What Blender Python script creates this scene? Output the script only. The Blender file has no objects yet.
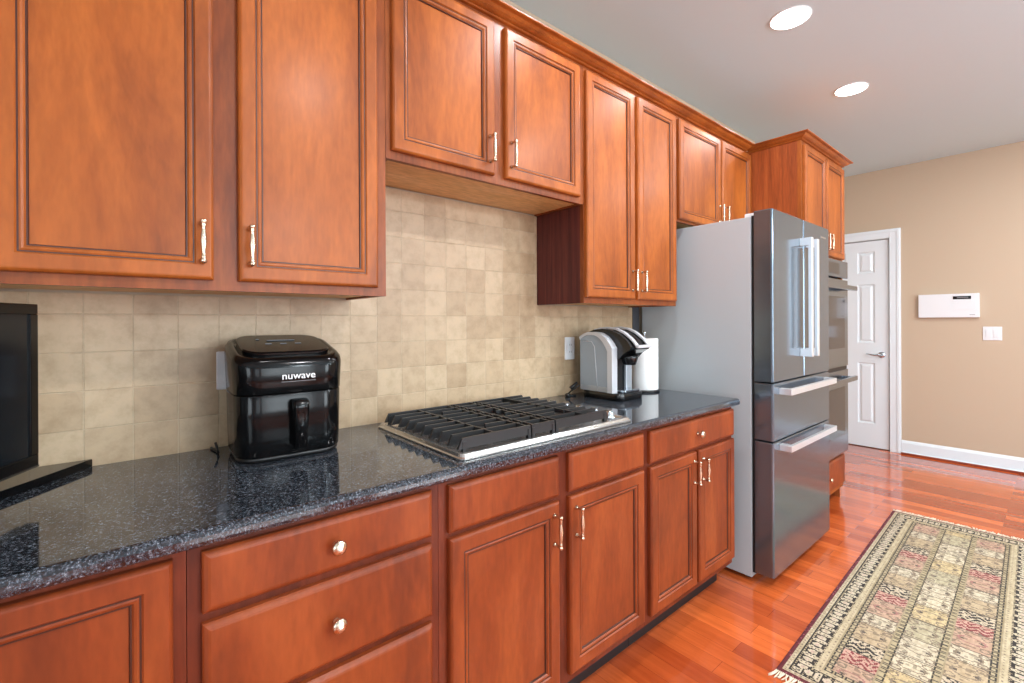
import bpy, bmesh, math, random
from mathutils import Vector, Matrix, Euler
random.seed(7)
PI = math.pi
sc = bpy.context.scene
COL = sc.collection

# ------------------------------------------------------------------ camera
CAMX, CAMY, CAMZ = 0.0, -1.6478, 1.2880
cam_d = bpy.data.cameras.new('camera'); cam = bpy.data.objects.new('camera', cam_d); COL.objects.link(cam)
cam_d.sensor_width = 36.0; cam_d.sensor_fit = 'HORIZONTAL'; cam_d.lens = 463.78/1024*36.0; cam_d.shift_y = -(341.5-322.2)/1024
cam_d.clip_start = 0.02; cam_d.clip_end = 60
yaw, pit, rol = math.radians(40.029), math.radians(-0.058), math.radians(-0.269)
fw = Vector((math.sin(yaw)*math.cos(pit), math.cos(yaw)*math.cos(pit), math.sin(pit)))
rt = Vector((math.cos(yaw), -math.sin(yaw), 0)); up = rt.cross(fw)
r2 = rt*math.cos(rol)+up*math.sin(rol); u2 = -rt*math.sin(rol)+up*math.cos(rol)
M = Matrix((r2, u2, -fw)).transposed().to_4x4(); M.translation = Vector((CAMX, CAMY, CAMZ))
cam.matrix_world = M
sc.camera = cam

# ------------------------------------------------------------------ world, exposure
w = bpy.data.worlds.new('sky'); sc.world = w; w.use_nodes = True
bg = w.node_tree.nodes['Background']; bg.inputs[0].default_value = (0.80, 0.90, 1.0, 1); bg.inputs[1].default_value = 2.0
sc.view_settings.view_transform = 'Standard'; sc.view_settings.look = 'None'
sc.view_settings.exposure = 0.12; sc.view_settings.gamma = 1.0; sc.view_settings.use_curve_mapping = False

# ------------------------------------------------------------------ daylight through the windows
ROOM_X0, ROOM_X1, ROOM_Y0, ZC = -3.2, 5.76, -5.6, 2.775
WINDOWS_F = [(-1.6, -0.2), (0.5, 1.9), (2.6, 4.0)]      # x ranges of windows in the wall opposite the cabinets
WZ0, WZ1 = 0.55, 2.25
def area(name, loc, rot, sx, sy, power, col):
    l = bpy.data.lights.new(name, 'AREA'); l.shape = 'RECTANGLE'; l.size = sx; l.size_y = sy; l.energy = power; l.color = col
    o = bpy.data.objects.new(name, l); COL.objects.link(o); o.location = loc; o.rotation_euler = rot; return o
for (a, b), pw in zip(WINDOWS_F, (8, 48, 75)):
    area('window_daylight', ((a+b)/2, ROOM_Y0-0.06, (WZ0+WZ1)/2), (PI/2, 0, 0), b-a, WZ1-WZ0, pw, (0.85, 0.95, 1.0))
WINDOW_L = (-4.3, -2.3)
area('window_daylight', (ROOM_X0-0.06, sum(WINDOW_L)/2, (WZ0+WZ1)/2), (PI/2, 0, -PI/2), WINDOW_L[1]-WINDOW_L[0], WZ1-WZ0, 48, (0.85, 0.95, 1.0))

# ------------------------------------------------------------------ helpers
def mat_nodes(name):
    m = bpy.data.materials.new(name); m.use_nodes = True; nt = m.node_tree
    return m, nt, nt.nodes['Principled BSDF']
def simple(name, col, rough=0.5, metal=0.0, coat=0.0, spec=None, trans=0.0, emit=None):
    m, nt, p = mat_nodes(name)
    p.inputs['Base Color'].default_value = (*col, 1); p.inputs['Roughness'].default_value = rough
    p.inputs['Metallic'].default_value = metal; p.inputs['Coat Weight'].default_value = coat
    if spec is not None: p.inputs['Specular IOR Level'].default_value = spec
    if trans: p.inputs['Transmission Weight'].default_value = trans
    if emit: p.inputs['Emission Color'].default_value = (*col, 1); p.inputs['Emission Strength'].default_value = emit
    # faint procedural variation of the roughness
    n = nt.nodes.new('ShaderNodeTexNoise'); n.inputs['Scale'].default_value = 9; n.inputs['Detail'].default_value = 3
    r = nt.nodes.new('ShaderNodeMapRange'); r.inputs[3].default_value = max(rough-0.04, 0.0); r.inputs[4].default_value = min(rough+0.04, 1)
    nt.links.new(n.outputs[0], r.inputs[0]); nt.links.new(r.outputs[0], p.inputs['Roughness'])
    return m
def ramp(nt, stops):
    r = nt.nodes.new('ShaderNodeValToRGB'); e = r.color_ramp.elements
    while len(e) < len(stops): e.new(0.5)
    for el, (p, c) in zip(e, stops): el.position = p; el.color = (*c, 1)
    return r
def srgb(r, g, b):
    f = lambda c: (c/255/12.92) if c/255 <= 0.04045 else ((c/255+0.055)/1.055)**2.4
    return (f(r), f(g), f(b))
def mixc(nt, fac, a, b, mode='MIX'):
    m = nt.nodes.new('ShaderNodeMix'); m.data_type = 'RGBA'; m.blend_type = mode
    for s, v in ((0, fac), (6, a), (7, b)):
        if hasattr(v, 'is_output'): nt.links.new(v, m.inputs[s])
        elif s == 0: m.inputs[0].default_value = v
        else: m.inputs[s].default_value = (*v, 1)
    return m.outputs[2]
def wood(name, c_dark, c_mid, c_light, rough=0.42, coat=0.14, grain=(7, 7, 1.1), fine=0.12, coat_r=0.24):
    m, nt, p = mat_nodes(name); L = nt.links.new
    g = nt.nodes.new('ShaderNodeNewGeometry')
    oi = nt.nodes.new('ShaderNodeObjectInfo')
    off = nt.nodes.new('ShaderNodeVectorMath'); off.operation = 'MULTIPLY_ADD'
    comb = nt.nodes.new('ShaderNodeCombineXYZ')
    for i in range(3): L(oi.outputs['Random'], comb.inputs[i])
    L(comb.outputs[0], off.inputs[0]); off.inputs[1].default_value = (7, 3, 11); L(g.outputs['Position'], off.inputs[2])
    mp = nt.nodes.new('ShaderNodeMapping'); mp.inputs['Scale'].default_value = grain; L(off.outputs[0], mp.inputs[0])
    n1 = nt.nodes.new('ShaderNodeTexNoise'); n1.inputs['Scale'].default_value = 1.0; n1.inputs['Detail'].default_value = 5; n1.inputs['Roughness'].default_value = 0.62; n1.inputs['Distortion'].default_value = 0.6
    L(mp.outputs[0], n1.inputs[0])
    mp2 = nt.nodes.new('ShaderNodeMapping'); mp2.inputs['Scale'].default_value = tuple(v*13 for v in grain); L(off.outputs[0], mp2.inputs[0])
    n2 = nt.nodes.new('ShaderNodeTexNoise'); n2.inputs['Scale'].default_value = 1.0; n2.inputs['Detail'].default_value = 4
    L(mp2.outputs[0], n2.inputs[0])
    r = ramp(nt, [(0.34, c_dark), (0.5, c_mid), (0.66, c_light)]); L(n1.outputs[0], r.inputs[0])
    r2_ = ramp(nt, [(0.35, (1-fine*2.2,)*3), (0.65, (1, 1, 1))]); L(n2.outputs[0], r2_.inputs[0])
    L(mixc(nt, 1.0, r.outputs[0], r2_.outputs[0], 'MULTIPLY'), p.inputs['Base Color'])
    p.inputs['Specular IOR Level'].default_value = 0.25; p.inputs['Roughness'].default_value = rough; p.inputs['Coat Weight'].default_value = coat; p.inputs['Coat Roughness'].default_value = coat_r
    return m

# ------------------------------------------------------------------ materials
M_UP = wood('cherry_stained_maple', srgb(134, 67, 24), srgb(160, 85, 31), srgb(178, 98, 38), grain=(6, 6, 1.6), fine=0.07)
M_UPX = wood('cherry_stained_maple_frame', srgb(122, 60, 26), srgb(142, 73, 31), srgb(158, 86, 38))
M_BASE = wood('red_cherry_maple', srgb(118, 52, 24), srgb(140, 63, 28), srgb(158, 76, 35), grain=(6, 6, 1.6), fine=0.07)
M_BASEX = wood('red_cherry_frame', srgb(98, 40, 22), srgb(114, 48, 26), srgb(130, 58, 32))
M_GLAZE = simple('dark_glaze', srgb(66, 30, 16), 0.35)
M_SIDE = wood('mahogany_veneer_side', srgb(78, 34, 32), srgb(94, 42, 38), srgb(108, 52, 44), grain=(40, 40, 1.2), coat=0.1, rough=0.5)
M_SIDE2 = wood('cherry_veneer_side', srgb(138, 66, 30), srgb(158, 76, 34), srgb(174, 90, 42), grain=(26, 26, 1.2), coat=0.15, rough=0.42)
M_BOTTOM = wood('pale_maple_underside', srgb(226, 180, 120), srgb(234, 190, 132), srgb(240, 200, 146), grain=(1.5, 8, 8), coat=0.05, rough=0.5)
M_TOE = simple('black_toe_kick', srgb(22, 18, 18), 0.5)
M_NICKEL = simple('satin_nickel', srgb(214, 196, 172), 0.22, 1.0)
M_CHROME = simple('chrome', srgb(196, 204, 212), 0.16, 1.0)
M_WHITE = simple('white_trim_paint', srgb(226, 234, 238), 0.35, coat=0.2)
M_WHITEPL = simple('white_plastic', srgb(226, 228, 230), 0.35)
M_BLACKPL = simple('glossy_black_plastic', srgb(13, 13, 14), 0.2, coat=0.15)
M_FRYER = simple('fryer_black_plastic', srgb(10, 10, 11), 0.14, spec=0.28)
M_BLACKMAT = simple('matte_black_plastic', srgb(20, 20, 21), 0.4)
M_IRON = simple('cast_iron_grate', srgb(38, 38, 39), 0.4, spec=0.4)
M_PAPER = simple('white_paper_towel', srgb(240, 240, 238), 0.9)
M_GLASSDK = simple('dark_oven_glass', srgb(34, 36, 40), 0.1, coat=0.2)
M_SCREEN = simple('dark_screen', srgb(22, 26, 30), 0.12)
M_PLUMB = simple('brass_burner_cap', srgb(44, 42, 42), 0.35, 0.3)

def steel(name, col, rough, scale=(0.6, 0.6, 60), var=0.05):
    m, nt, p = mat_nodes(name); L = nt.links.new
    g = nt.nodes.new('ShaderNodeNewGeometry'); mp = nt.nodes.new('ShaderNodeMapping'); mp.inputs['Scale'].default_value = scale
    L(g.outputs['Position'], mp.inputs[0])
    n = nt.nodes.new('ShaderNodeTexNoise'); n.inputs['Scale'].default_value = 1; n.inputs['Detail'].default_value = 3; L(mp.outputs[0], n.inputs[0])
    r = nt.nodes.new('ShaderNodeMapRange'); r.inputs[3].default_value = rough-var; r.inputs[4].default_value = rough+var
    L(n.outputs[0], r.inputs[0]); L(r.outputs[0], p.inputs['Roughness'])
    p.inputs['Base Color'].default_value = (*col, 1); p.inputs['Metallic'].default_value = 1.0
    return m
M_STEEL = steel('brushed_stainless', (0.27, 0.325, 0.38), 0.24)
M_STEELDK = steel('dark_stainless', (0.185, 0.232, 0.28), 0.18, var=0.03)
M_STEELDK.node_tree.nodes['Principled BSDF'].inputs['Metallic'].default_value = 0.82
M_STEELH = simple('bright_handle_steel', srgb(236, 242, 246), 0.34, 0.75)
M_COOK = simple('cooktop_steel', srgb(196, 194, 190), 0.26, 0.9)
M_FSIDE = simple('grey_painted_fridge_side', srgb(182, 190, 194), 0.38, 0.0, coat=0.1)

def m_granite():
    m, nt, p = mat_nodes('black_granite'); L = nt.links.new
    g = nt.nodes.new('ShaderNodeNewGeometry')
    n = nt.nodes.new('ShaderNodeTexNoise'); n.inputs['Scale'].default_value = 230; n.inputs['Detail'].default_value = 5; n.inputs['Roughness'].default_value = 0.8
    L(g.outputs['Position'], n.inputs[0])
    v = nt.nodes.new('ShaderNodeTexVoronoi'); v.inputs['Scale'].default_value = 170; L(g.outputs['Position'], v.inputs[0])
    r = ramp(nt, [(0.40, srgb(12, 14, 18)), (0.50, srgb(38, 43, 50)), (0.58, srgb(88, 96, 106)), (0.70, srgb(165, 172, 180))]); L(n.outputs[0], r.inputs[0])
    rv = ramp(nt, [(0.0, (0.25, 0.27, 0.32)), (0.55, (1.0, 1.0, 1.0)), (1.0, (1.35, 1.35, 1.35))]); L(v.outputs['Color'], rv.inputs[0])
    L(mixc(nt, 1.0, r.outputs[0], rv.outputs[0], 'MULTIPLY'), p.inputs['Base Color'])
    p.inputs['Roughness'].default_value = 0.07; p.inputs['IOR'].default_value = 1.75
    return m
M_GRANITE = m_granite()

def m_tile():
    m, nt, p = mat_nodes('tumbled_travertine_tile'); L = nt.links.new
    g = nt.nodes.new('ShaderNodeNewGeometry'); sp = nt.nodes.new('ShaderNodeSeparateXYZ'); L(g.outputs['Position'], sp.inputs[0])
    cb = nt.nodes.new('ShaderNodeCombineXYZ')
    ax = nt.nodes.new('ShaderNodeMath'); ax.operation = 'ADD'; ax.inputs[1].default_value = 10-0.022; L(sp.outputs[0], ax.inputs[0])
    az = nt.nodes.new('ShaderNodeMath'); az.operation = 'ADD'; az.inputs[1].default_value = 10-0.015; L(sp.outputs[2], az.inputs[0])
    nz = nt.nodes.new('ShaderNodeTexNoise'); nz.inputs['Scale'].default_value = 14; L(g.outputs['Position'], nz.inputs[0])
    wob = nt.nodes.new('ShaderNodeMath'); wob.operation = 'MULTIPLY_ADD'; wob.inputs[1].default_value = 0.004; L(nz.outputs[0], wob.inputs[0]); L(az.outputs[0], wob.inputs[2])
    L(ax.outputs[0], cb.inputs[0]); L(wob.outputs[0], cb.inputs[1])
    b = nt.nodes.new('ShaderNodeTexBrick'); b.offset = 0; b.squash = 1
    b.inputs['Scale'].default_value = 1.0; b.inputs['Brick Width'].default_value = 0.1; b.inputs['Row Height'].default_value = 0.1
    b.inputs['Mortar Size'].default_value = 0.0021; b.inputs['Mortar Smooth'].default_value = 0.5; b.inputs['Bias'].default_value = 0
    b.inputs['Color1'].default_value = (*srgb(178, 152, 120), 1); b.inputs['Color2'].default_value = (*srgb(196, 172, 140), 1)
    b.inputs['Mortar'].default_value = (*srgb(190, 168, 138), 1)
    L(cb.outputs[0], b.inputs[0])
    n = nt.nodes.new('ShaderNodeTexNoise'); n.inputs['Scale'].default_value = 22; n.inputs['Detail'].default_value = 7; n.inputs['Roughness'].default_value = 0.65; L(g.outputs['Position'], n.inputs[0])
    rn = ramp(nt, [(0.3, (0.80, 0.77, 0.72)), (0.55, (1, 1, 1)), (0.75, (1.08, 1.06, 1.02))]); L(n.outputs[0], rn.inputs[0])
    L(mixc(nt, 1.0, b.outputs[0], rn.outputs[0], 'MULTIPLY'), p.inputs['Base Color'])
    p.inputs['Roughness'].default_value = 0.42
    inv = nt.nodes.new('ShaderNodeMath'); inv.operation = 'SUBTRACT'; inv.inputs[0].default_value = 1.0; L(b.outputs[1], inv.inputs[1])
    ad = nt.nodes.new('ShaderNodeMath'); ad.operation = 'MULTIPLY_ADD'; ad.inputs[1].default_value = 0.25; L(n.outputs[0], ad.inputs[0]); L(inv.outputs[0], ad.inputs[2])
    bu = nt.nodes.new('ShaderNodeBump'); bu.inputs['Strength'].default_value = 0.55; bu.inputs['Distance'].default_value = 0.003; L(ad.outputs[0], bu.inputs['Height'])
    L(bu.outputs[0], p.inputs['Normal'])
    return m
M_TILE = m_tile()

def m_floor():
    m, nt, p = mat_nodes('brazilian_cherry_planks'); L = nt.links.new
    g = nt.nodes.new('ShaderNodeNewGeometry'); sp = nt.nodes.new('ShaderNodeSeparateXYZ'); L(g.outputs['Position'], sp.inputs[0])
    cb = nt.nodes.new('ShaderNodeCombineXYZ')
    ay = nt.nodes.new('ShaderNodeMath'); ay.operation = 'ADD'; ay.inputs[1].default_value = 20; L(sp.outputs[1], ay.inputs[0])
    ax = nt.nodes.new('ShaderNodeMath'); ax.operation = 'ADD'; ax.inputs[1].default_value = 20; L(sp.outputs[0], ax.inputs[0])
    L(ay.outputs[0], cb.inputs[0]); L(ax.outputs[0], cb.inputs[1])
    def brick(c1, c2, mo, ms, bw, off):
        b = nt.nodes.new('ShaderNodeTexBrick'); b.offset = off; b.offset_frequency = 2; b.squash = 1
        b.inputs['Scale'].default_value = 1.0; b.inputs['Brick Width'].default_value = bw; b.inputs['Row Height'].default_value = 0.082
        b.inputs['Mortar Size'].default_value = ms; b.inputs['Mortar Smooth'].default_value = 0.1
        b.inputs['Color1'].default_value = (*c1, 1); b.inputs['Color2'].default_value = (*c2, 1); b.inputs['Mortar'].default_value = (*mo, 1)
        L(cb.outputs[0], b.inputs[0]); return b
    b = brick(srgb(164, 66, 30), srgb(228, 114, 56), srgb(116, 44, 22), 0.0007, 0.93, 0.37)
    mp = nt.nodes.new('ShaderNodeMapping'); mp.inputs['Scale'].default_value = (34, 3.0, 1); L(g.outputs['Position'], mp.inputs[0])
    n = nt.nodes.new('ShaderNodeTexNoise'); n.inputs['Scale'].default_value = 1; n.inputs['Detail'].default_value = 6; n.inputs['Roughness'].default_value = 0.7; L(mp.outputs[0], n.inputs[0])
    rn = ramp(nt, [(0.3, (0.74, 0.66, 0.62)), (0.6, (1, 1, 1))]); L(n.outputs[0], rn.inputs[0])
    L(mixc(nt, 1.0, b.outputs[0], rn.outputs[0], 'MULTIPLY'), p.inputs['Base Color'])
    p.inputs['Roughness'].default_value = 0.16; p.inputs['Coat Weight'].default_value = 0.6; p.inputs['Coat Roughness'].default_value = 0.07
    bu = nt.nodes.new('ShaderNodeBump'); bu.inputs['Strength'].default_value = 0.05; bu.inputs['Distance'].default_value = 0.002; L(n.outputs[0], bu.inputs['Height']); L(bu.outputs[0], p.inputs['Normal'])
    return m
M_FLOOR = m_floor()

def paint(name, col, rough=0.7):
    m, nt, p = mat_nodes(name); L = nt.links.new
    p.inputs['Base Color'].default_value = (*col, 1); p.inputs['Roughness'].default_value = rough
    n = nt.nodes.new('ShaderNodeTexNoise'); n.inputs['Scale'].default_value = 260; n.inputs['Detail'].default_value = 2
    bu = nt.nodes.new('ShaderNodeBump'); bu.inputs['Strength'].default_value = 0.06; bu.inputs['Distance'].default_value = 0.001
    L(n.outputs[0], bu.inputs['Height']); L(bu.outputs[0], p.inputs['Normal'])
    return m
M_WALL = paint('tan_wall_paint', srgb(192, 172, 148))
M_WALL2 = paint('pale_grey_wall_paint', srgb(214, 218, 222))
M_CEIL = paint('ceiling_paint', srgb(202, 225, 232), 0.8)

# ------------------------------------------------------------------ mesh helpers
def box(bm, x0, x1, y0, y1, z0, z1, bev=0.0, mi=0):
    t = bmesh.new()
    v = bmesh.ops.create_cube(t, size=1.0)['verts']
    for q in v: q.co = Vector(((x0+x1)/2+q.co.x*(x1-x0), (y0+y1)/2+q.co.y*(y1-y0), (z0+z1)/2+q.co.z*(z1-z0)))
    if bev > 0: bmesh.ops.bevel(t, geom=list(t.edges), offset=bev, segments=2, profile=0.6, affect='EDGES')
    merge(bm, t, mi); return bm
def merge(bm, t, mi=None, mat=None):
    if mat is not None: bmesh.ops.transform(t, matrix=mat, verts=t.verts)
    vm = {}
    for v in t.verts: vm[v] = bm.verts.new(v.co)
    for f in t.faces:
        try:
            nf = bm.faces.new([vm[v] for v in f.verts]); nf.material_index = f.material_index if mi is None else mi; nf.smooth = f.smooth
        except ValueError: pass
    t.free()
def lathe(bm, prof, c, axis='z', seg=24, mi=0):
    """prof: list of (radius, height) along axis starting at c."""
    t = bmesh.new(); rings = []
    for r, h in prof:
        ring = []
        for k in range(seg):
            a = 2*PI*k/seg; p, q = r*math.cos(a), r*math.sin(a)
            co = {'z': (p, q, h), 'y': (p, h, q), 'x': (h, p, q)}[axis]
            ring.append(t.verts.new(co))
        rings.append(ring)
    for a, b in zip(rings[:-1], rings[1:]):
        for k in range(seg):
            f = t.faces.new((a[k], a[(k+1) % seg], b[(k+1) % seg], b[k])); f.smooth = True
    t.faces.new(rings[0]); t.faces.new(rings[-1])
    bmesh.ops.recalc_face_normals(t, faces=t.faces)
    merge(bm, t, mi, Matrix.Translation(Vector(c)))
    return bm
def tube(bm, pts, r, seg=10, mi=0, closed_caps=True):
    pts = [Vector(p) for p in pts]; rings = []; t = bmesh.new()
    up0 = Vector((0, 0, 1))
    for i, p in enumerate(pts):
        d = (pts[min(i+1, len(pts)-1)]-pts[max(i-1, 0)]).normalized()
        a = d.cross(up0)
        if a.length < 1e-3: a = d.cross(Vector((1, 0, 0)))
        a.normalize(); b = d.cross(a)
        rr = r[i] if isinstance(r, (list, tuple)) else r
        rings.append([t.verts.new(p+a*rr*math.cos(2*PI*k/seg)+b*rr*math.sin(2*PI*k/seg)) for k in range(seg)])
    for a, b in zip(rings[:-1], rings[1:]):
        for k in range(seg):
            f = t.faces.new((a[k], a[(k+1) % seg], b[(k+1) % seg], b[k])); f.smooth = True
    t.faces.new(rings[0]); t.faces.new(rings[-1])
    bmesh.ops.recalc_face_normals(t, faces=t.faces); merge(bm, t, mi); return bm
def rrect(wx, wy, r, n=6):
    """rounded-rectangle outline centred at 0."""
    out = []
    for cx, cy, a0 in ((wx/2-r, wy/2-r, 0), (-wx/2+r, wy/2-r, PI/2), (-wx/2+r, -wy/2+r, PI), (wx/2-r, -wy/2+r, 3*PI/2)):
        for k in range(n+1):
            a = a0+PI/2*k/n; out.append((cx+r*math.cos(a), cy+r*math.sin(a)))
    return out
def loft(bm, rings, mi=0, smooth=True, cap=True):
    t = bmesh.new(); R = [[t.verts.new(p) for p in ring] for ring in rings]; n = len(R[0])
    for a, b in zip(R[:-1], R[1:]):
        for k in range(n):
            f = t.faces.new((a[k], a[(k+1) % n], b[(k+1) % n], b[k])); f.smooth = smooth
    if cap: t.faces.new(R[0]); t.faces.new(R[-1])
    bmesh.ops.recalc_face_normals(t, faces=t.faces); merge(bm, t, mi); return bm
def prism_yz(bm, prof, x0, x1, mi=0):
    return loft(bm, [[(x0, y, z) for y, z in prof], [(x1, y, z) for y, z in prof]], mi, False)
def thing(name, label, cat, loc=(0, 0, 0), rotz=0, group=None):
    o = bpy.data.objects.new(name, None); o.empty_display_size = 0.05; COL.objects.link(o)
    o.location = loc; o.rotation_euler = (0, 0, rotz); o['label'] = label; o['category'] = cat
    if group: o['group'] = group
    return o
def root_of(o):
    while o.parent: o = o.parent
    return o
def obj(name, bm, mats, parent=None, label=None, cat=None, group=None, kind=None, origin=None):
    """mesh given in world space (before the thing's own turn about its base)."""
    if not isinstance(mats, (list, tuple)): mats = [mats]
    off = Vector(root_of(parent).location) if parent else Vector(origin or (0, 0, 0))
    bmesh.ops.recalc_face_normals(bm, faces=bm.faces)
    for v in bm.verts: v.co -= off
    me = bpy.data.meshes.new(name); bm.to_mesh(me); bm.free()
    for m in mats: me.materials.append(m)
    o = bpy.data.objects.new(name, me); COL.objects.link(o)
    if parent: o.parent = parent
    else: o.location = off
    if label: o['label'] = label
    if cat: o['category'] = cat
    if group: o['group'] = group
    if kind: o['kind'] = kind
    return o
def struct(name, bm, m, parent=None):
    return obj(name, bm, m, parent, kind=None if parent else 'structure')
B = bmesh.new

# ------------------------------------------------------------------ room shell
struct('floor', box(B(), ROOM_X0-0.12, ROOM_X1+0.12, ROOM_Y0-0.12, 0.52, -0.1, 0), M_FLOOR)
struct('ceiling', box(B(), ROOM_X0-0.12, ROOM_X1+0.12, ROOM_Y0-0.12, 0.52, ZC, ZC+0.1), M_CEIL)
bm = B(); box(bm, ROOM_X0-0.12, 4.03, 0.0, 0.12, 0, ZC); box(bm, 3.91, 4.03, 0.12, 0.52, 0, ZC); box(bm, 4.03, ROOM_X1+0.12, 0.40, 0.52, 0, ZC)
struct('wall_back', bm, M_WALL)
DY0, DY1, DZ = -0.549, 0.077, 2.092        # the far door opening
bm = B(); X1 = ROOM_X1
box(bm, X1, X1+0.12, ROOM_Y0-0.12, DY0, 0, ZC); box(bm, X1, X1+0.12, DY1, 0.40, 0, ZC); box(bm, X1, X1+0.12, DY0, DY1, DZ, ZC); box(bm, X1+0.10, X1+0.12, DY0, DY1, 0, DZ)
struct('wall_right', bm, M_WALL)
def wall_with_windows(name, xs, fixed, axis):
    bm = B(); lo, hi = (ROOM_X0-0.12, ROOM_X1) if axis == 'x' else (ROOM_Y0, 0.0)
    def add(a, b, z0, z1):
        if axis == 'x': box(bm, a, b, fixed-0.12, fixed, z0, z1)
        else: box(bm, fixed-0.12, fixed, a, b, z0, z1)
    add(lo, hi, 0, WZ0); add(lo, hi, WZ1, ZC); e = lo
    for a, b in xs: add(e, a, WZ0, WZ1); e = b
    add(e, hi, WZ0, WZ1)
    struct(name, bm, M_WALL2)
wall_with_windows('wall_front', WINDOWS_F, ROOM_Y0, 'x')
wall_with_windows('wall_left', [WINDOW_L], ROOM_X0, 'y')
n = 0
for a, b in WINDOWS_F:
    n += 1; bm = B(); y0, y1 = ROOM_Y0-0.03, ROOM_Y0+0.02
    for q in (a-0.07, b): box(bm, q, q+0.07, ROOM_Y0, y1, WZ0-0.07, WZ1+0.07)
    for q in (WZ0-0.07, WZ1): box(bm, a, b, ROOM_Y0, y1, q, q+0.07)
    box(bm, (a+b)/2-0.02, (a+b)/2+0.02, ROOM_Y0-0.04, ROOM_Y0-0.01, WZ0, WZ1); box(bm, a, b, ROOM_Y0-0.045, ROOM_Y0-0.005, (WZ0+WZ1)/2-0.02, (WZ0+WZ1)/2+0.02)
    struct('window_%d' % n, bm, M_WHITE)
n += 1; a, b = WINDOW_L; bm = B()
for q in (a-0.07, b): box(bm, ROOM_X0, ROOM_X0+0.02, q, q+0.07, WZ0-0.07, WZ1+0.07)
for q in (WZ0-0.07, WZ1): box(bm, ROOM_X0, ROOM_X0+0.02, a, b, q, q+0.07)
box(bm, ROOM_X0-0.04, ROOM_X0-0.01, (a+b)/2-0.02, (a+b)/2+0.02, WZ0, WZ1)
struct('window_%d' % n, bm, M_WHITE)
# baseboards
def baseboard(name, ya, yb):
    bm = B(); x = ROOM_X1
    prof = [(x, 0), (x-0.028, 0), (x-0.028, 0.012), (x-0.016, 0.022), (x-0.014, 0.024), (x-0.014, 0.105), (x-0.009, 0.118), (x-0.004, 0.128), (x, 0.130)]
    loft(bm, [[(px, ya, pz) for px, pz in prof], [(px, yb, pz) for px, pz in prof]], 0, False)
    return struct(name, bm, M_WHITE)
baseboard('baseboard_right', ROOM_Y0, DY0-0.088)
# shoe moulding in floor colour in front of baseboard
M_SHOE = wood('shoe_mould_wood', srgb(120, 50, 32), srgb(140, 62, 40), srgb(160, 76, 48))
bm = B(); box(bm, ROOM_X1-0.046, ROOM_X1-0.028, ROOM_Y0, DY0-0.088, 0, 0.018, 0.004); struct('trim_1', bm, M_SHOE)
# door casing
bm = B(); x = ROOM_X1
for ya, yb in ((DY0-0.086, DY0), (DY1, DY1+0.086)):
    box(bm, x-0.016, x, ya, yb, 0, DZ+0.086, 0.003); box(bm, x-0.022, x-0.014, ya+0.008 if ya < -0.3 else ya+0.05, ya+0.03 if ya < -0.3 else yb-0.008, 0, DZ+0.078, 0.003)
box(bm, x-0.0161, x, DY0, DY1, DZ, DZ+0.086, 0.003); box(bm, x-0.0221, x-0.014, DY0-0.07, DY1+0.07, DZ+0.056, DZ+0.078, 0.003)
box(bm, x+0.0, x+0.1, DY0, DY0+0.004, 0, DZ); box(bm, x, x+0.1, DY1-0.004, DY1, 0, DZ); box(bm, x, x+0.1, DY0, DY1, DZ-0.004, DZ)
struct('trim_2', bm, M_WHITE)
# six-panel door
door = thing('door_1', 'white six-panel interior door with a lever handle in the far wall', 'door', (x+0.03, (DY0+DY1)/2, 0.008))
del door['label'], door['category']; door['kind'] = 'structure'
bm = B(); xf = x+0.012
ya, yb = DY0+0.008, DY1-0.008
PZ = [(0.244, 0.858), (1.057, 1.648), (1.76, 1.977)]
PY = [(ya+0.113, ya+0.256), (yb-0.256, yb-0.113)]
def face_with_holes(bm, x, ys, zs, holes):
    for i in range(len(ys)-1):
        for j in range(len(zs)-1):
            if (i, j) in holes: continue
            bm.faces.new([bm.verts.new(p) for p in ((x, ys[i], zs[j]), (x, ys[i+1], zs[j]), (x, ys[i+1], zs[j+1]), (x, ys[i], zs[j+1]))])
ys = [ya, PY[0][0], PY[0][1], PY[1][0], PY[1][1], yb]; zs = [0.008, PZ[0][0], PZ[0][1], PZ[1][0], PZ[1][1], PZ[2][0], PZ[2][1], DZ-0.01]
holes = {(i, j) for i in (1, 3) for j in (1, 3, 5)}
face_with_holes(bm, xf, ys, zs, holes)
for (a, b) in PY:
    for (c, d) in PZ:
        rings = []
        for ins, dep in ((0, 0), (0.006, 0.010), (0.016, 0.012), (0.036, 0.002), (0.040, 0.002)):
            rings.append([(xf+dep, a+ins, c+ins), (xf+dep, b-ins, c+ins), (xf+dep, b-ins, d-ins), (xf+dep, a+ins, d-ins)])
        t = B(); R = [[t.verts.new(p) for p in r] for r in rings]
        for r_, s_ in zip(R[:-1], R[1:]):
            for k in range(4): t.faces.new((r_[k], r_[(k+1) % 4], s_[(k+1) % 4], s_[k]))
        t.faces.new(R[-1]); merge(bm, t)
box(bm, xf+0.013, xf+0.035, ya, yb, 0.008, DZ-0.01)
for (p, q, r_, s_) in ((ya, ya+0.002, 0.008, DZ-0.01), (yb-0.002, yb, 0.008, DZ-0.01)): box(bm, xf, xf+0.02, p, q, r_, s_)
leaf = obj('door_leaf', bm, M_WHITE, door)
bm = B(); ky, kz = DY0+0.067, 0.941
lathe(bm, [(0.031, 0), (0.031, -0.004), (0.024, -0.009), (0.011, -0.011), (0.010, -0.042), (0.012, -0.045), (0.0, -0.05)], (xf, ky, kz), 'x')
tube(bm, [(xf-0.044, ky, kz), (xf-0.046, ky+0.02, kz+0.002), (xf-0.046, ky+0.05, kz-0.003), (xf-0.045, ky+0.085, kz+0.002), (xf-0.042, ky+0.115, kz+0.010)], [0.010, 0.009, 0.007, 0.007, 0.006])
obj('lever_handle', bm, M_CHROME, door, label='brushed nickel lever handle')
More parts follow.
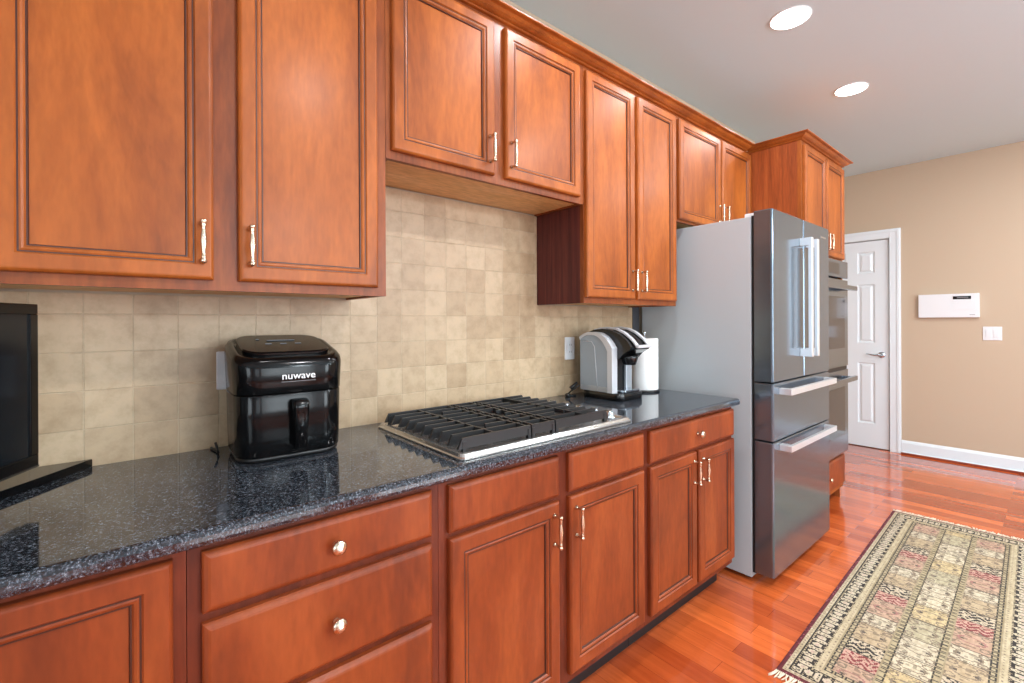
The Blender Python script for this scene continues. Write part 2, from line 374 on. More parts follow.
# threshold shadow gap strip below the door
# ------------------------------------------------------------------ tile backsplash
bm = B(); box(bm, -1.6, 2.302, -0.0100, -0.0003, 0.915, 1.3675); box(bm, 0.623, 1.533, -0.0100, -0.0003, 1.3675, 1.7945)
obj('tile_backsplash', bm, M_TILE, label='beige tumbled stone tile backsplash above the granite counter', cat='backsplash', origin=(0.4, 0, 0.915))

M_DKGREY = simple('dark_grey_panel', srgb(74, 76, 82), 0.5)  # dark grey strip added over the wall beside the backsplash end
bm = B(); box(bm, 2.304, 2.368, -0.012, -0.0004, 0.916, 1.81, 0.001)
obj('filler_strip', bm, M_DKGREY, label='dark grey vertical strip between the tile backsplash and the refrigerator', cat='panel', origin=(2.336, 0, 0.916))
# ------------------------------------------------------------------ cabinets
def rect_ring(x0, x1, z0, z1, ins, y): return [(x0+ins, y, z0+ins), (x1-ins, y, z0+ins), (x1-ins, y, z1-ins), (x0+ins, y, z1-ins)]
def ringloft(bm, rings, glaze=(), cap_first=False, cap_last=False):
    R = [[bm.verts.new(p) for p in r] for r in rings]
    for i, (a, b) in enumerate(zip(R[:-1], R[1:])):
        for k in range(4):
            f = bm.faces.new((a[k], a[(k+1) % 4], b[(k+1) % 4], b[k])); f.material_index = 1 if i in glaze else 0
    if cap_first: bm.faces.new(R[0])
    if cap_last: bm.faces.new(R[-1])
def pull(parent, x, yf, z0, z1):
    """vertical baluster bow pull standing off face yf."""
    bm = B(); h = z1-z0; yb = yf-0.027
    for z in (z0+0.007, z1-0.007):
        lathe(bm, [(0.0075, 0), (0.0075, -0.003), (0.0042, -0.006), (0.0042, -0.024), (0.006, -0.027)], (x, yf, z), 'y', 14)
    prof = [(0.0, 0), (0.005, 0.001), (0.0072, 0.004), (0.0062, 0.009), (0.0042, 0.012), (0.0058, 0.015), (0.0042, 0.018), (0.0046, 0.026), (0.0074, h/2), ]
    full = prof+[(r, h-z) for r, z in reversed(prof[:-1])]
    lathe(bm, full, (x, yb, z0), 'z', 16)
    return obj('pull_handle', bm, M_NICKEL, parent)
def knob(parent, x, yf, z, m=None, s=1.0):
    bm = B(); p = [(0.008, 0), (0.008, -0.002), (0.0052, -0.005), (0.0052, -0.012), (0.009, -0.015), (0.0155, -0.019), (0.0165, -0.023), (0.0145, -0.027), (0.009, -0.030), (0.0, -0.031)]
    lathe(bm, [(r*s, h*s) for r, h in p], (x, yf, z), 'y', 20)
    return obj('knob', bm, m or M_NICKEL, parent)
def panel_door(parent, x0, x1, z0, z1, yb, mat, name='door', stile=0.040):
    """yb = plane the door lies on; thickness .02, recessed panel."""
    bm = B(); y = yb
    s = stile
    rings = [rect_ring(x0, x1, z0, z1, 0.0, y-0.0005), rect_ring(x0, x1, z0, z1, 0.0, y-0.013), rect_ring(x0, x1, z0, z1, 0.0022, y-0.0165), rect_ring(x0, x1, z0, z1, 0.006, y-0.0195), rect_ring(x0, x1, z0, z1, 0.009, y-0.020),
             rect_ring(x0, x1, z0, z1, s-0.004, y-0.020), rect_ring(x0, x1, z0, z1, s-0.001, y-0.016), rect_ring(x0, x1, z0, z1, s+0.002, y-0.016),
             rect_ring(x0, x1, z0, z1, s+0.005, y-0.0175), rect_ring(x0, x1, z0, z1, s+0.009, y-0.0165), rect_ring(x0, x1, z0, z1, s+0.012, y-0.0125), rect_ring(x0, x1, z0, z1, s+0.0145, y-0.0125),
             rect_ring(x0, x1, z0, z1, s+0.016, y-0.009), rect_ring(x0, x1, z0, z1, s+0.016, y-0.004)]
    ringloft(bm, rings, glaze=(6, 10, 11), cap_first=True)
    d = obj(name, bm, [mat, M_GLAZE], parent)
    bm = B(); i = s+0.016
    box(bm, x0+i, x1-i, y-0.0085, y-0.0045, z0+i, z1-i)
    obj('door_panel', bm, mat, d)
    return d
def slab_drawer(parent, x0, x1, z0, z1, yb, mat):
    bm = B()
    rings = [rect_ring(x0, x1, z0, z1, 0.0, yb-0.0005), rect_ring(x0, x1, z0, z1, 0.0, yb-0.012), rect_ring(x0, x1, z0, z1, 0.003, yb-0.0155), rect_ring(x0, x1, z0, z1, 0.0085, yb-0.019), rect_ring(x0, x1, z0, z1, 0.013, yb-0.020)]
    ringloft(bm, rings, cap_first=True, cap_last=True)
    return obj('drawer', bm, [mat, M_GLAZE], parent)
def face_frame(parent, x0, x1, z0, z1, yf, holes, mat, th=0.019):
    """frame = rectangle minus holes (x0,x1,z0,z1)."""
    bm = B(); xs = sorted({x0, x1, *[h[0] for h in holes], *[h[1] for h in holes]}); zs = sorted({z0, z1, *[h[2] for h in holes], *[h[3] for h in holes]})
    for i in range(len(xs)-1):
        for j in range(len(zs)-1):
            cx, cz = (xs[i]+xs[i+1])/2, (zs[j]+zs[j+1])/2
            if any(h[0] < cx < h[1] and h[2] < cz < h[3] for h in holes): continue
            box(bm, xs[i], xs[i+1], yf, yf+th, zs[j], zs[j+1])
    bmesh.ops.remove_doubles(bm, verts=bm.verts, dist=1e-5)
    # drop the internal faces the cells share
    seen = {}
    for f in bm.faces: seen.setdefault(frozenset(v.index for v in f.verts), []).append(f)
    bm.verts.index_update(); seen = {}
    for f in bm.faces: seen.setdefault(frozenset(v.index for v in f.verts), []).append(f)
    bmesh.ops.delete(bm, geom=[f for fs in seen.values() if len(fs) > 1 for f in fs], context='FACES')
    return obj('face_frame', bm, mat, parent)

ZU, ZUD, ZTOPD, ZTOP = 1.368, 1.3927, 2.378, 2.403
ZH, ZHD = 1.795, 1.820
YU = -0.306
def upper(label, x0, x1, z0, doors, zdb, left=None, right=None, group=None, bottom=True):
    t = thing('wall_cabinet', label, 'cabinet', ((x0+x1)/2, -0.15, z0), 0, 'wall cabinets')
    bm = B(); g = 0.0006
    box(bm, x0+0.016, x1-0.016, YU+0.019, -0.0115, z0+0.014, ZTOP-0.001)
    obj('carcass', bm, M_UPX, t)
    face_frame(t, x0+g, x1-g, z0, ZTOP, YU, [(a+0.012, b-0.012, zdb+0.02, ZTOPD-0.02) for a, b, _ in doors], M_UPX)
    bm = B(); box(bm, x0+0.016, x1-0.016, YU+0.019, -0.0115, z0+0.006, z0+0.0139); obj('bottom_panel', bm, M_BOTTOM, t, label='pale maple underside')
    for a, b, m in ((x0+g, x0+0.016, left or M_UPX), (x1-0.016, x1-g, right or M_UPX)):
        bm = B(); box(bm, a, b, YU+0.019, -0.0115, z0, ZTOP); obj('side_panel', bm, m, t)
    for a, b, hs in doors:
        d = panel_door(t, a, b, zdb, ZTOPD, YU, M_UP)
        hx = a+0.024 if hs == 'L' else b-0.024
        pull(d, hx, YU-0.020, zdb+0.036, zdb+0.036+0.104)
    return t
upper('full-height cherry wall cabinet over the monitor and air fryer, two long panelled doors', -0.24, 0.622, ZU, [(-0.198, 0.1704, 'R'), (0.2242, 0.590, 'L')], ZUD)
upper('short cherry wall cabinet raised above the gas cooktop, two squarish doors', 0.622, 1.5336, ZH, [(0.6385, 1.0373, 'R'), (1.0886, 1.4994, 'L')], ZHD)
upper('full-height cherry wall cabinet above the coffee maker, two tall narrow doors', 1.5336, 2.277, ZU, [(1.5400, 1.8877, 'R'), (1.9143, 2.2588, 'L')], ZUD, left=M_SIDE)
upper('short cherry wall cabinet tucked above the refrigerator, pulls just over its top', 2.277, 3.1935, 1.826, [(2.2936, 2.7569, 'R'), (2.7749, 3.180, 'L')], 1.838)
# crown moulding (one run along the wall cabinets)
def crown_prof(y0, zb=2.398):
    k = 0.80
    return [(y0+0.02, zb), (y0-0.004, zb)]+[(y0-d*k, zb+h*0.74) for d, h in ((0.012, 0.002), (0.016, 0.007), (0.012, 0.011), (0.018, 0.013), (0.026, 0.016), (0.038, 0.023), (0.049, 0.034), (0.056, 0.036), (0.064, 0.037), (0.070, 0.041), (0.070, 0.046), (0.065, 0.048))]+[(y0+0.02, zb+0.048*0.74)]
bm = B(); prism_yz(bm, crown_prof(YU-0.0005), -0.24, 3.1375)
obj('crown_molding', bm, M_UP, label='long cherry crown moulding running along the tops of the wall cabinets', cat='molding', origin=(1.5, YU, 2.366))

# base cabinets
YB = -0.610; ZCB = 0.8835
def base(label, x0, x1, doors, drawers, ztoe=0.118):
    t = thing('base_cabinet', label, 'cabinet', ((x0+x1)/2, -0.30, 0), 0, 'base cabinets')
    bm = B(); box(bm, x0+0.016, x1-0.016, YB+0.019, -0.002, 0.132, ZCB-0.004); obj('carcass', bm, M_BASEX, t)
    holes = [(a+0.012, b-0.012, c+0.012, d-0.012) for a, b, c, d, *_ in doors+drawers]
    face_frame(t, x0+0.0006, x1-0.0006, ztoe, ZCB, YB, holes, M_BASEX)
    for a, b in ((x0+0.0006, x0+0.016), (x1-0.016, x1-0.0006)):
        bm = B(); box(bm, a, b, YB+0.019, -0.002, ztoe, ZCB); obj('side_panel', bm, M_BASEX, t)
    bm = B(); box(bm, x0+0.001, x1-0.001, YB+0.075, YB+0.088, 0.0, ztoe+0.012); obj('toe_kick', bm, M_TOE, t, label='black recessed toe kick')
    for a, b, c, d, hs in doors:
        o = panel_door(t, a, b, c, d, YB, M_BASE, stile=0.045)
        if hs: pull(o, a+0.026 if hs == 'L' else b-0.026, YB-0.020, d-0.135, d-0.031)
    for a, b, c, d, kn in drawers:
        o = slab_drawer(t, a, b, c, d, YB, M_BASE)
        if kn: knob(o, (a+b)/2, YB-0.020, (c+d)/2)
    return t
ZD0, ZD1, ZE0, ZE1 = 0.8645, 0.7390, 0.7240, 0.150
base('cherry base cabinet with one tall panelled door, left of the drawer bank under the monitor', -0.55, 0.088, [(-0.47, 0.067, ZE1, ZD0, None)], [])
base('cherry base cabinet of stacked slab drawers with round knobs, below the air fryer', 0.088, 0.620, [], [(0.1106, 0.5947, 0.7492, ZD0, 1), (0.1106, 0.5947, 0.550, 0.7301, 1), (0.1106, 0.5947, 0.355, 0.531, 1), (0.1106, 0.5947, ZE1, 0.336, 1)])
base('wide cherry base cabinet under the gas cooktop, two false drawer fronts above two doors', 0.620, 1.529, [(0.6456, 1.0499, ZE1, ZE0, 'R'), (1.0974, 1.5075, ZE1, ZE0, 'L')], [(0.6456, 1.0499, ZD1, ZD0, 0), (1.0974, 1.5075, ZD1, ZD0, 0)])
base('cherry base cabinet next to the refrigerator, one knobbed drawer over a pair of doors', 1.529, 2.256, [(1.5509, 1.8955, ZE1, ZE0, 'R'), (1.9158, 2.2480, ZE1, ZE0, 'L')], [(1.5509, 2.2480, ZD1, ZD0, 1)])

# ------------------------------------------------------------------ granite countertop
bm = B(); y0 = -0.650; zt, zb = 0.915, 0.884
prof = [(-0.0105, zb), (y0+0.006, zb), (y0+0.001, zb+0.004), (y0, zb+0.010), (y0, zt-0.012), (y0+0.0025, zt-0.005), (y0+0.009, zt-0.0008), (y0+0.014, zt), (-0.0105, zt)]
prism_yz(bm, prof, -1.2, 2.258)
ct = obj('granite_countertop', bm, M_GRANITE, label='black speckled granite countertop with a rounded edge along the whole wall', cat='countertop', origin=(0.5, -0.3, 0.884))

# ------------------------------------------------------------------ tall oven cabinet
TX0, TX1, TY = 3.194, 4.015, -0.610
t = thing('oven_cabinet', 'tall cherry cabinet housing the double oven between refrigerator and white door', 'cabinet', ((TX0+TX1)/2, -0.3, 0))
bm = B(); box(bm, TX0, TX0+0.018, TY+0.019, -0.001, 0.0, 2.402); obj('side_panel', bm, M_SIDE2, t)
bm = B(); box(bm, TX1-0.018, TX1, TY+0.019, -0.001, 0.0, 2.402); obj('side_panel', bm, M_SIDE2, t)
bm = B(); box(bm, TX0+0.018, TX1-0.018, TY+0.019, -0.001, 1.72, 2.402); obj('upper_carcass', bm, M_UPX, t)
bm = B(); box(bm, TX0+0.018, TX1-0.018, TY+0.019, -0.001, 0.10, 0.32); obj('lower_carcass', bm, M_UPX, t)
face_frame(t, TX0, TX1, 0.085, 2.402, TY, [(TX0+0.035, TX1-0.035, 0.348, 1.70), (TX0+0.05, TX1-0.05, 0.13, 0.31), (TX0+0.05, TX1-0.04, 1.75, 2.34)], M_UP)
bm = B(); box(bm, TX0+0.001, TX1-0.001, TY+0.07, TY+0.083, 0, 0.09); obj('toe_kick', bm, M_TOE, t)
d = panel_door(t, 3.219, 3.600, 1.722, 2.373, TY, M_UP, stile=0.038); pull(d, 3.576, TY-0.02, 1.76, 1.864)
d = panel_door(t, 3.620, 4.000, 1.722, 2.373, TY, M_UP, stile=0.038); pull(d, 3.644, TY-0.02, 1.76, 1.864)
d = slab_drawer(t, 3.219, 3.990, 0.120, 0.324, TY, M_BASE); knob(d, 3.605, TY-0.02, 0.222)
# mitred crown round left side, front, right side
bm = B(); pr_ = crown_prof(0.0)
rings = []
path = [((TX0, -0.30), (-1, 0)), ((TX0, TY), (-1, -1)), ((TX1, TY), (1, -1)), ((TX1, -0.001), (1, 0))]
for (px, py), (dx, dy) in path:
    rings.append([(px+dx*(-o_), py+dy*(-o_) if dy else py, z_) for o_, z_ in pr_])
rings = [[(px+dx*(-o_), py+(dy*(-o_) if dy else 0), z_) for o_, z_ in pr_] for (px, py), (dx, dy) in path]
loft(bm, rings, 0, False)
obj('crown', bm, M_UP, t)

# ------------------------------------------------------------------ double wall oven
OX0, OX1 = TX0+0.036, TX1-0.036
t = thing('double_wall_oven', 'stainless double wall oven built into the tall cherry cabinet', 'oven', ((OX0+OX1)/2, -0.33, 0.352))
bm = B(); box(bm, OX0+0.004, OX1-0.004, TY+0.021, -0.06, 0.355, 1.695); obj('oven_body', bm, M_STEELDK, t)
yf = TY-0.034
bm = B(); box(bm, OX0-0.02, OX1+0.03, yf, TY-0.001, 1.585, 1.703, 0.003); cp = obj('control_panel', bm, M_STEELDK, t)
bm = B(); box(bm, OX0+0.17, OX1-0.17, yf-0.002, yf, 1.605, 1.68); obj('display', bm, M_GLASSDK, cp, label='black glass display')
for z0, z1, hz in ((0.963, 1.572, 1.510), (0.352, 0.938, 0.880)):
    bm = B(); box(bm, OX0-0.02, OX1+0.03, yf, TY-0.001, z0, z1, 0.004); dr = obj('oven_door', bm, M_STEEL, t)
    bm = B(); box(bm, OX0+0.05, OX1-0.05, yf-0.0025, yf, z0+0.13, z1-0.12, 0.001); obj('oven_window', bm, M_GLASSDK, dr, label='dark glass oven window')
    bm = B(); box(bm, OX0+0.0, OX1-0.0, yf-0.066, yf-0.044, hz-0.016, hz+0.016, 0.006)
    for xx in (OX0+0.03, OX1-0.06): box(bm, xx, xx+0.03, yf-0.05, yf, hz-0.012, hz+0.012, 0.003)
    obj('door_handle', bm, M_STEEL, dr)
bm = B(); box(bm, OX0-0.015, OX1+0.015, yf+0.004, TY-0.001, 0.9395, 0.9615); obj('vent_strip', bm, M_BLACKMAT, t, label='black vent gap between the two oven doors')

# ------------------------------------------------------------------ refrigerator
FX0, FX1 = 2.370, 3.190
t = thing('refrigerator', 'stainless French-door refrigerator with two lower freezer drawers and grey side', 'refrigerator', ((FX0+FX1)/2, -0.36, 0))
bm = B(); box(bm, FX0, FX1, -0.655, -0.03, 0.022, 1.800, 0.003); obj('refrigerator_body', bm, M_FSIDE, t, label='plain matte grey metal side and case')
for xx in (FX0+0.05, FX1-0.08):
    for yy in (-0.62, -0.10):
        bm = B(); lathe(bm, [(0.018, 0), (0.02, 0.004), (0.014, 0.0215)], (xx, yy, 0.0), 'z', 14); obj('leg', bm, M_BLACKMAT, t)
SPL = 2.778; YD0, YD1 = -0.757, -0.671
def fdoor(name, x0, x1, z0, z1):
    bm = B(); # rounded front edges, glossy steel
    n = 10; rings = []
    for zz, ins in ((z0, 0.004), (z0+0.004, 0.0), (z1-0.004, 0.0), (z1, 0.004)):
        r = 0.010; pts = []
        a, b, c, d = x0+ins, x1-ins, YD0+ins, YD1
        pts.append((b, d, zz)); pts.append((a, d, zz))
        for k in range(5):
            an = PI+PI/2*k/4; pts.append((a+r+r*math.cos(an), c+r+r*math.sin(an), zz))
        for k in range(5):
            an = 1.5*PI+PI/2*k/4; pts.append((b-r+r*math.cos(an), c+r+r*math.sin(an), zz))
        rings.append(pts)
    loft(bm, rings, 0, True)
    for f in bm.faces: f.smooth = False
    return obj(name, bm, M_STEELDK, t)
bm = B(); box(bm, FX0+0.012, FX1-0.012, -0.672, -0.6545, 0.045, 1.806); obj('door_gasket', bm, M_BLACKMAT, t, label='black rubber door gasket')
dl = fdoor('french_door', FX0, SPL-0.002, 0.990, 1.824)
drr = fdoor('french_door', SPL+0.002, FX1, 0.990, 1.824)
f1 = fdoor('freezer_drawer', FX0, FX1, 0.706, 0.984)
f2 = fdoor('freezer_drawer', FX0, FX1, 0.052, 0.700)
def vhandle(p, x0, x1):
    bm = B(); box(bm, x0, x1, -0.813, -0.796, 1.100, 1.718, 0.002)
    for z0, z1 in ((1.100, 1.140), (1.678, 1.718)): box(bm, x0, x1, -0.798, YD0, z0, z1, 0.002)
    obj('door_handle', bm, M_STEELH, p)
vhandle(dl, SPL-0.058, SPL-0.030); vhandle(drr, SPL+0.030, SPL+0.058)
def hhandle(p, z):
    bm = B(); box(bm, 2.440, 3.120, -0.813, -0.796, z-0.015, z+0.015, 0.002)
    for xx in (2.440, 3.085): box(bm, xx, xx+0.035, -0.798, YD0, z-0.015, z+0.015, 0.002)
    obj('door_handle', bm, M_STEELH, p)
hhandle(f1, 0.944); hhandle(f2, 0.672)
bm = B(); box(bm, FX0+0.015, FX0+0.085, -0.70, -0.62, 1.800, 1.820, 0.004); lathe(bm, [(0.014, 0), (0.014, 0.016), (0.0, 0.018)], (FX0+0.04, -0.70, 1.796), 'z', 14)
obj('hinge_cover', bm, M_WHITEPL, t, label='pale grey hinge cover')
bm = B(); box(bm, FX1-0.085, FX1-0.015, -0.70, -0.62, 1.800, 1.820, 0.004); obj('hinge_cover', bm, M_WHITEPL, t)
bm = B(); box(bm, 3.040, 3.130, YD0-0.0015, YD0, 1.757, 1.767); obj('nameplate', bm, M_CHROME, drr, label='small silver nameplate')

# ------------------------------------------------------------------ gas cooktop
CX0, CX1, CY0, CY1 = 0.692, 1.452, -0.612, -0.078
t = thing('gas_cooktop', 'stainless gas cooktop with black cast-iron grates set in the granite counter', 'cooktop', ((CX0+CX1)/2, (CY0+CY1)/2, 0.915))
bm = B(); cx, cy = (CX0+CX1)/2, (CY0+CY1)/2
rings = []
for ins, z in ((0.006, 0.9152), (-0.002, 0.9165), (-0.002, 0.920), (0.002, 0.923), (0.005, 0.931), (0.010, 0.932), (0.020, 0.931), (0.026, 0.925)):
    rings.append([(cx+a, cy+b, z) for a, b in rrect(CX1-CX0-2*ins, CY1-CY0-2*ins, 0.018, 4)])
loft(bm, rings, 0, False)
obj('cooktop_tray', bm, M_COOK, t)
BUR = [(0.85, -0.21, 0.040), (0.85, -0.465, 0.048), (1.013, -0.335, 0.055), (1.205, -0.20, 0.044), (1.20, -0.465, 0.036)]
for bx, by, r in BUR:
    bm = B(); lathe(bm, [(r*1.25, 0), (r*1.25, 0.004), (r, 0.008), (r, 0.016), (r*0.9, 0.018), (r*0.9, 0.025), (r*0.8, 0.028), (0.0, 0.029)], (bx, by, 0.9255), 'z', 24)
    obj('burner', bm, M_PLUMB, t)
def bar(bm, a, b, w, z0, z1, slope0=0.0, slope1=0.0):
    """bar between plan points a, b; ends slope outward going down."""
    a = Vector((a[0], a[1], 0)); b = Vector((b[0], b[1], 0)); d = (b-a).normalized(); n_ = Vector((-d.y, d.x, 0))*w/2
    R = []
    for p, s in ((a, -slope0), (b, slope1)):
        R.append([p+n_*1.0+d*s+Vector((0, 0, z0)), p-n_+d*s+Vector((0, 0, z0)), p-n_*0.75+Vector((0, 0, z1)), p+n_*0.75+Vector((0, 0, z1))])
    loft(bm, R, 0, False)
ZG0, ZG1 = 0.9305, 0.967
def grate(x0, x1, left_end, right_end, centres):
    bm = B(); n = 10; ysp = [(CY0+0.035)+(CY1-CY0-0.075)*k/(n-1) for k in range(n)]
    sl = 0.014
    for k, y in enumerate(ysp):
        edge = k in (0, n-1)
        segs = [(x0, x1)]
        for (bx, by, r) in centres:
            if abs(by-y) < r*0.75 and not edge:
                segs = [(x0, bx-0.022), (bx+0.022, x1)]
        for (a, b) in segs:
            bar(bm, (a, y), (b, y), 0.0095, ZG0+0.007 if edge or a == x0 and left_end else ZG1-0.020, ZG1, sl if a == x0 and left_end else 0.0, sl if b == x1 and right_end else 0.0)
    for xx in ((x0+0.012) if not left_end else x0+0.115, (x1-0.012) if not right_end else x1-0.105):
        bar(bm, (xx, ysp[0]), (xx, ysp[-1]), 0.009, ZG1-0.020, ZG1-0.001)
    for xx in (x0+0.006, x1-0.006):
        for yy in (ysp[0], ysp[-1]): box(bm, xx-0.006, xx+0.006, yy-0.006, yy+0.006, 0.9255, ZG1-0.01)
    return obj('grate', bm, M_IRON, t)
grate(0.716, 0.970, True, False, [BUR[0], BUR[1]])
grate(0.975, 1.075, False, False, [BUR[2]])
grate(1.080, 1.338, False, True, [BUR[3], BUR[4]])
for ky in (-0.550, -0.475, -0.400, -0.325, -0.250):
    bm = B(); lathe(bm, [(0.021, 0), (0.021, 0.004), (0.0165, 0.006), (0.0155, 0.022), (0.0135, 0.026), (0.0, 0.0265)], (1.412-0.014, ky, 0.9255), 'z', 20)
    box(bm, 1.395, 1.401, ky-0.015, ky+0.015, 0.9515, 0.9545, 0.001)
    obj('control_knob', bm, M_CHROME, t)

# ------------------------------------------------------------------ air fryer
def text_part(name, txt, size, mat, parent, mtx, extrude=0.0004, bold=0.0):
    cu = bpy.data.curves.new('lettering', 'FONT'); cu.body = txt; cu.size = size; cu.extrude = extrude; cu.align_x = 'CENTER'; cu.align_y = 'CENTER'; cu.offset = bold; cu.resolution_u = 4
    o = bpy.data.objects.new('lettering', cu); COL.objects.link(o)
    dg = bpy.context.evaluated_depsgraph_get(); me = bpy.data.meshes.new_from_object(o.evaluated_get(dg))
    bpy.data.objects.remove(o); me.transform(mtx); me.materials.clear(); me.materials.append(mat)
    q = bpy.data.objects.new(name, me); COL.objects.link(q); q.parent = parent; return q
AFX, AFY = 0.364, -0.168
t = thing('air_fryer', 'glossy black air fryer with a pull-out basket on the granite counter', 'air fryer', (AFX, AFY, 0.915), math.radians(-2))
W, D, H = 0.286, 0.250, 0.318
def outline(s, cx, cy, z, r=0.062, wx=W, wy=D, tilt=0.0, n=8):
    return [(cx+a*s, cy+b*s, z+tilt*(b*s)) for a, b in rrect(wx, wy, r, n)]
z0 = 0.915
bm = B()
loft(bm, [outline(0.88, AFX, AFY, z0+0.0008), outline(0.92, AFX, AFY, z0+0.006), outline(0.925, AFX, AFY, z0+0.014)])
obj('foot_ring', bm, M_BLACKMAT, t)
bm = B()
loft(bm, [outline(0.925, AFX, AFY, z0+0.0145), outline(0.945, AFX, AFY, z0+0.020), outline(0.955, AFX, AFY, z0+0.06), outline(0.965, AFX, AFY, z0+0.12), outline(0.97, AFX, AFY, z0+0.178), outline(0.962, AFX, AFY, z0+0.1805)])
bsk = obj('basket_drawer', bm, M_FRYER, t)
bm = B()
loft(bm, [outline(0.962, AFX, AFY, z0+0.1820), outline(0.975, AFX, AFY, z0+0.1845), outline(0.985, AFX, AFY, z0+0.225, tilt=0.03), outline(0.995, AFX, AFY, z0+0.258, tilt=0.10), outline(1.0, AFX, AFY+0.002, z0+0.276, tilt=0.17),
          outline(0.985, AFX, AFY+0.003, z0+0.292, tilt=0.21), outline(0.94, AFX, AFY+0.006, z0+0.302, tilt=0.22), outline(0.86, AFX, AFY+0.010, z0+0.304, tilt=0.21), outline(0.83, AFX, AFY+0.012, z0+0.299, tilt=0.21)])
top = obj('fryer_lid', bm, M_FRYER, t)
bm = B(); loft(bm, [outline(0.79, AFX, AFY+0.014, z0+0.2995, tilt=0.21), outline(0.80, AFX, AFY+0.014, z0+0.310, tilt=0.21), outline(0.78, AFX, AFY+0.015, z0+0.314, tilt=0.21)], 0, False)
cpn = obj('control_panel', bm, M_FRYER, t)
# dim panel marks
M_MARK = simple('grey_print', srgb(120, 120, 122), 0.5)
bm = B()
for (a, b, w_, h_) in ((0.0, 0.045, 0.075, 0.014), (-0.04, 0.005, 0.016, 0.006), (0.0, 0.005, 0.016, 0.006), (0.04, 0.005, 0.016, 0.006), (-0.06, 0.06, 0.008, 0.012)):
    zz = z0+0.3142+0.21*(b-0.015)
    box(bm, AFX+a-w_/2, AFX+a+w_/2, AFY+0.0+b-h_/2, AFY+0.0+b+h_/2, zz-0.0005, zz+0.0012)
obj('panel_print', bm, M_MARK, cpn)
# basket handle
yfr = AFY-D/2+0.004
bm = B(); rings = []
for zz, yo, wx, wy in ((0.034, -0.020, 0.034, 0.022), (0.038, -0.025, 0.038, 0.028), (0.10, -0.030, 0.042, 0.030), (0.145, -0.032, 0.046, 0.034), (0.160, -0.028, 0.046, 0.040), (0.166, -0.022, 0.040, 0.034)):
    rings.append([(AFX+0.010+a, yfr+yo+b, z0+zz) for a, b in rrect(wx*0.84, wy, 0.010, 5)])
loft(bm, rings); box(bm, AFX-0.004, AFX+0.024, yfr-0.022, yfr+0.01, z0+0.135, z0+0.160, 0.003)
box(bm, AFX-0.004, AFX+0.024, yfr-0.012, yfr+0.01, z0+0.036, z0+0.06, 0.003)
obj('basket_handle', bm, M_FRYER, bsk)
M_PRINT = simple('white_print', srgb(235, 235, 235), 0.4)
text_part('logo', 'nuwave', 0.027, M_PRINT, t, Matrix.Translation((0.012, -D/2*0.985-0.0015, 0.228)) @ Matrix.Rotation(PI/2, 4, 'X') @ Matrix.Diagonal((1.05, 1, 1, 1)), 0.0006, 0.0002)
bm = B(); box(bm, AFX-0.032, AFX+0.056, AFY-D/2*0.985-0.0015, AFY-D/2*0.98, z0+0.2125, z0+0.2138); obj('logo_line', bm, M_MARK, t)
# fryer power cord running down behind
bm = B(); tube(bm, [(0.200, -0.100, 0.950), (0.203, -0.105, 0.938), (0.206, -0.110, 0.922), (0.208, -0.085, 0.9187), (0.203, -0.045, 0.9187), (0.200, -0.022, 0.9187)], 0.0035)
obj('power_cord', bm, M_BLACKMAT, label='short black cord lying behind the air fryer on the counter', cat='cord', origin=(0.2, -0.1, 0.915))

# ------------------------------------------------------------------ monitor
t = thing('monitor', 'black flat-screen monitor cut off by the left edge, standing on its glossy base', 'monitor', (-0.235, -0.43, 0.915))
ang = math.radians(25.5); dirv = Vector((math.sin(ang), math.cos(ang), 0)); nrm = Vector((math.cos(ang), -math.sin(ang), 0))
def mbox(bm, s0, s1, n0, n1, z0, z1, bev=0.0, mi=0):
    tt = B(); box(tt, 0, 1, 0, 1, 0, 1, 0); 
    for v in tt.verts:
        s = s0+(s1-s0)*v.co.x; nn = n0+(n1-n0)*v.co.y; z = z0+(z1-z0)*v.co.z
        p = E0+dirv*s+nrm*nn; v.co = Vector((p.x, p.y, z))
    if bev: bmesh.ops.bevel(tt, geom=list(tt.edges), offset=bev, segments=2, profile=0.6, affect='EDGES')
    merge(bm, tt, mi)
E0 = Vector((-0.145, -0.20, 0))         # right-hand edge of the screen housing
bm = B(); mbox(bm, -0.545, 0.0, -0.035, -0.002, 0.980, 1.331, 0.004); mbox(bm, -0.44, -0.10, -0.06, -0.03, 1.03, 1.27, 0.008); obj('monitor_housing', bm, M_BLACKPL, t)
bm = B(); mbox(bm, -0.545, 0.0, -0.0025, 0.004, 1.309, 1.331, 0.002); mbox(bm, -0.545, 0.0, -0.0025, 0.004, 0.980, 1.004, 0.002); mbox(bm, -0.022, 0.0, -0.0025, 0.004, 1.004, 1.309, 0.0015); mbox(bm, -0.545, -0.523, -0.0025, 0.004, 1.004, 1.309, 0.0015); obj('bezel', bm, M_BLACKPL, t)
bm = B(); mbox(bm, -0.523, -0.022, -0.0025, 0.0005, 1.004, 1.309); obj('screen', bm, M_SCREEN, t, label='dark switched-off screen')
bm = B(); mbox(bm, -0.545, 0.0, -0.020, 0.0045, 0.9765, 0.9805); obj('bottom_trim', bm, M_CHROME, t, label='silver strip along the bottom edge')
bm = B(); mbox(bm, -0.33, -0.21, -0.055, -0.030, 0.925, 1.06, 0.004); obj('stand_neck', bm, M_BLACKPL, t)
bm = B()
ca = Vector((-0.032, -0.030)); cb_ = Vector((-0.205, -0.340))
poly = [(-0.062, -0.012), (-0.158, -0.146), (-0.200, -0.200), (-0.262, -0.30), (-0.33, -0.46), (-0.40, -0.60), (-0.52, -0.66), (-0.62, -0.60), (-0.60, -0.30), (-0.46, -0.012)]
loft(bm, [[(a, b, 0.9155) for a, b in poly], [(a, b, 0.932) for a, b in poly], [(a*0.985-0.002, b*0.985-0.004, 0.935) for a, b in poly]], 0, False)
